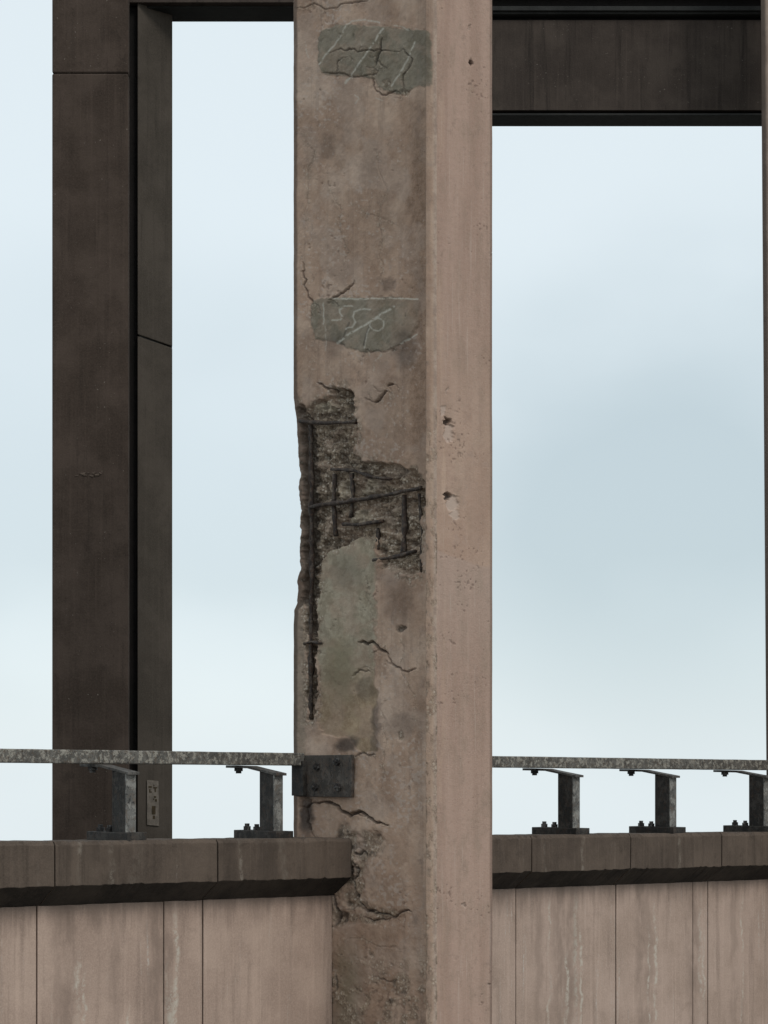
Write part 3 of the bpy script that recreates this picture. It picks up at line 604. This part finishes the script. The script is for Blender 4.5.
# set-back half: front runs obliquely away to the right, with a sloping cast joint
Y1, Y2 = YP+.80, YP+1.15
x1, x2 = wx(137.5, Y1), wx(172.3, Y2)
xs = wx(136, Y1)
def obl(m, za0, za1, zb0, zb1, o=0.):         # hexa with sloping top/bottom
    P = [(x1,Y1+o+.003),(x2,Y2+o),(x2*(Y2+.9)/Y2-.02,Y2+.9),(x1*(Y2+.9)/Y2-.02,Y2+.9)]
    m.hexa([(P[0][0],P[0][1],za0),(P[1][0],P[1][1],za1),(P[2][0],P[2][1],za1),(P[3][0],P[3][1],za0),
            (P[0][0],P[0][1],zb0),(P[1][0],P[1][1],zb1),(P[2][0],P[2][1],zb1),(P[3][0],P[3][1],zb0)])
ja, jb = wz(335, Y1), wz(347, Y2)
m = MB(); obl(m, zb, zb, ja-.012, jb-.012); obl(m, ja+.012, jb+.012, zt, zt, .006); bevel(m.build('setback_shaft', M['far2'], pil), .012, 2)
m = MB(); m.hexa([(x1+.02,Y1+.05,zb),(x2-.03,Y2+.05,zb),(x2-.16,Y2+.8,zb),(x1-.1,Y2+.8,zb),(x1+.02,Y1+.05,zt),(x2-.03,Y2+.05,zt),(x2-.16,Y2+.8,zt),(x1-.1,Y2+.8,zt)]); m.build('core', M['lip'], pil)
# chipped scar
m = MB(); 
for i in range(9):
    cx = wx(77+i*2.9, YP); cz = wz(474+random.uniform(-2, 2), YP); s = random.uniform(.012, .03)
    m.tube([(cx-s, YP-.003, cz), (cx+s, YP-.005, cz+random.uniform(-.02,.02))], s*.45, 5, .4)
m.build('chipped_scar', M['coping'], pil)

# small plaque on the set-back half
def on_obl(px, py, o):
    Y = Y1+(Y2-Y1)*((px-137.5)/34.8); return (wx(px, Y-o), Y-o, wz(py, Y-o))
def quad(m, pts, o, th):
    a = [on_obl(x, y, o) for x, y in pts]; b = [on_obl(x, y, o+th) for x, y in pts]
    m.hexa(a+b)
pq = thing('plaque', on_obl(153, 825, .03), 'small beige upright plaque with brown marks on the dark rear pillar', 'plaque')
m = MB(); quad(m, [(147,825),(159,826),(158.5,781),(147,780)], .006, .018); bevel(m.build('board', M['plaque'], pq), .003)
def stroke(pts): 
    mm = MB()
    for q in pts:
        quad(mm, q, .0245, .004)
    return mm
def rect(x0, y0, x1, y1): return [(x0, y1), (x1, y1), (x1, y0), (x0, y0)]
g1 = stroke([rect(148.6,786,151.8,787.8), rect(149.2,789,150.4,792.5), rect(150.2,791.5,152,792.6), rect(153.2,787,157.2,788.5), rect(154.6,788.5,156,792), rect(153.4,784.6,154.4,786.2)])
g1.build('lettering', M['ink'], pq)
stroke([rect(154,796,156,798), rect(155,799,157,801.5), rect(153,798.5,154.3,800)]).build('lettering', M['ink'], pq)
stroke([rect(151.8,806,155.6,814.5), rect(152.8,815.6,155,819)]).build('lettering', M['ink'], pq)

# left cross-beam (top edge of the photo)
YB = 26.9
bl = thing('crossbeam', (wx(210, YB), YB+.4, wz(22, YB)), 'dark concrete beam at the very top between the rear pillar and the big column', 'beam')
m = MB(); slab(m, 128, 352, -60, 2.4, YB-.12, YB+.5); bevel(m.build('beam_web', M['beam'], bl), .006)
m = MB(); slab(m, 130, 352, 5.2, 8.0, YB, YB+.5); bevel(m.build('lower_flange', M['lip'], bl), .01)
m = MB(); slab(m, 130, 352, 1.5, 6, YB+.10, YB+.49); m.build('groove', M['shade_black'], bl)
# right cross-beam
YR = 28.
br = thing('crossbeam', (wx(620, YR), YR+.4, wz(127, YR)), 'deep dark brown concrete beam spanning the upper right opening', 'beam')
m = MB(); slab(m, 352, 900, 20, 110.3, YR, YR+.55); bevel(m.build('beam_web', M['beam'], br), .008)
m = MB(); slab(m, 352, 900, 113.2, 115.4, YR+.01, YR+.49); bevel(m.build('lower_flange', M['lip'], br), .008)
m = MB(); slab(m, 352, 900, 110.3, 113.2, YR+.10, YR+.47); m.build('groove', M['shade_black'], br)
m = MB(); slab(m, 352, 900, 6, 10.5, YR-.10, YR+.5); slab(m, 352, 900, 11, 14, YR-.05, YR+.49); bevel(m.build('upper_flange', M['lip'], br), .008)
m = MB(); slab(m, 352, 900, 13.5, 20.2, YR+.12, YR+.48); slab(m, 352, 900, -8, 6.5, YR+.10, YR+.46); m.build('groove', M['shade_black'], br)
m = MB(); slab(m, 352, 900, -60, -7, YR-.1, YR+.8); m.build('soffit', M['shade_black'], br)
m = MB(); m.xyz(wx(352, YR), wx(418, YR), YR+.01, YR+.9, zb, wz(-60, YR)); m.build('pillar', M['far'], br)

# ------------------------------------------------------------------ deck and ground
def struct(o, ): o['kind'] = 'structure'; return o
m = MB(); m.tdz(-10.4, 12.6, 1.80, 10.2, -2.2, -1.66); struct(m.build('road', M['road']))
m = MB(); m.V = [(-90,-20,-16),(90,-20,-16),(90,120,-16),(-90,120,-16)]; m.F = [(0,1,2,3)]; struct(m.build('ground', M['ground']))

# ------------------------------------------------------------------ sky, sun, camera
w = bpy.data.worlds.new('World'); sc.world = w; w.use_nodes = True
nt = w.node_tree; nt.nodes.clear(); N = nt.nodes.new; Lk = nt.links.new
sun_el, sun_az = math.radians(42), math.radians(140)   # azimuth clockwise from +Y
out = N('ShaderNodeOutputWorld'); add = N('ShaderNodeAddShader'); bg1 = N('ShaderNodeBackground'); bg2 = N('ShaderNodeBackground')
sky = N('ShaderNodeTexSky'); sky.sky_type = 'NISHITA'; sky.sun_disc = False; sky.sun_elevation = sun_el; sky.sun_rotation = sun_az
bg1.inputs[1].default_value = .012; Lk(sky.outputs[0], bg1.inputs[0])
tc = N('ShaderNodeTexCoord'); mp = N('ShaderNodeMapping'); mp.inputs['Scale'].default_value = (1, 1, 1.6); mp.inputs['Location'].default_value = (.35, 0, .2)
Lk(tc.outputs['Generated'], mp.inputs[0])
no = N('ShaderNodeTexNoise'); no.inputs['Scale'].default_value = 5.; no.inputs['Detail'].default_value = 5; no.inputs['Roughness'].default_value = .4; Lk(mp.outputs[0], no.inputs['Vector'])
sx = N('ShaderNodeSeparateXYZ'); Lk(tc.outputs['Generated'], sx.inputs[0])
def mr(v, a, b, c, d):
    r = N('ShaderNodeMapRange'); r.interpolation_type = 'SMOOTHSTEP'
    for i, x in zip((1,2,3,4), (a,b,c,d)): r.inputs[i].default_value = x
    Lk(v, r.inputs[0]); return r.outputs[0]
def mt(op, a, b):
    m_ = N('ShaderNodeMath'); m_.operation = op
    for i, x in enumerate((a, b)):
        if hasattr(x, 'links'): Lk(x, m_.inputs[i])
        else: m_.inputs[i].default_value = x
    return m_.outputs[0]
def mc(f, a, b):
    m_ = N('ShaderNodeMix'); m_.data_type = 'RGBA'; Lk(f, m_.inputs[0])
    for i, x in ((6, a), (7, b)):
        if hasattr(x, 'links'): Lk(x, m_.inputs[i])
        else: m_.inputs[i].default_value = (*x, 1)
    return m_.outputs[2]
zn = mt('ADD', sx.outputs[2], mr(no.outputs['Fac'], .3, .7, -.035, .035))
band = mt('MULTIPLY', mr(zn, .0, .10, 0., 1.), mr(zn, .12, .30, 1., 0.))      # a bank of greyer cloud low over the horizon
vm = N('ShaderNodeVectorMath'); vm.operation = 'DISTANCE'; vm.inputs[1].default_value = (.13, .985, .125); Lk(tc.outputs['Generated'], vm.inputs[0])
dk = mt('ADD', mt('MULTIPLY', band, .52), mt('MULTIPLY', mr(mt('ADD', vm.outputs['Value'], mr(no.outputs['Fac'], .3, .7, -.03, .03)), .01, .16, 1., 0.), .55))
c1 = mc(dk, (.735, .815, .850), (.52, .61, .648))
low = mr(sx.outputs[2], -.22, -.055, 1., 0.)                                    # hazy land below the horizon
c2 = mc(low, c1, (.13, .125, .115))
Lk(c2, bg2.inputs[0]); bg2.inputs[1].default_value = 1.
Lk(bg1.outputs[0], add.inputs[0]); Lk(bg2.outputs[0], add.inputs[1]); Lk(add.outputs[0], out.inputs[0])

from mathutils import Vector
ld = bpy.data.lights.new('sun', 'SUN'); ld.energy = 1.2; ld.angle = math.radians(16); ld.color = (1., .96, .9)
lo = bpy.data.objects.new('sun', ld); C.objects.link(lo)
sd = Vector((math.sin(sun_az)*math.cos(sun_el), math.cos(sun_az)*math.cos(sun_el), math.sin(sun_el)))
lo.rotation_euler = sd.to_track_quat('Z', 'Y').to_euler(); lo.location = sd*30

cd = bpy.data.cameras.new('camera'); cam = bpy.data.objects.new('camera', cd); C.objects.link(cam)
cam.rotation_euler = (math.pi/2, 0, 0); cd.sensor_fit = 'VERTICAL'; cd.sensor_height = 36; cd.lens = 36*F/1024
cd.shift_y = (HY-512)/1024; cd.clip_end = 2000; cd.clip_start = .1
sc.camera = cam
sc.view_settings.view_transform = 'Standard'; sc.view_settings.look = 'None'; sc.view_settings.exposure = 0
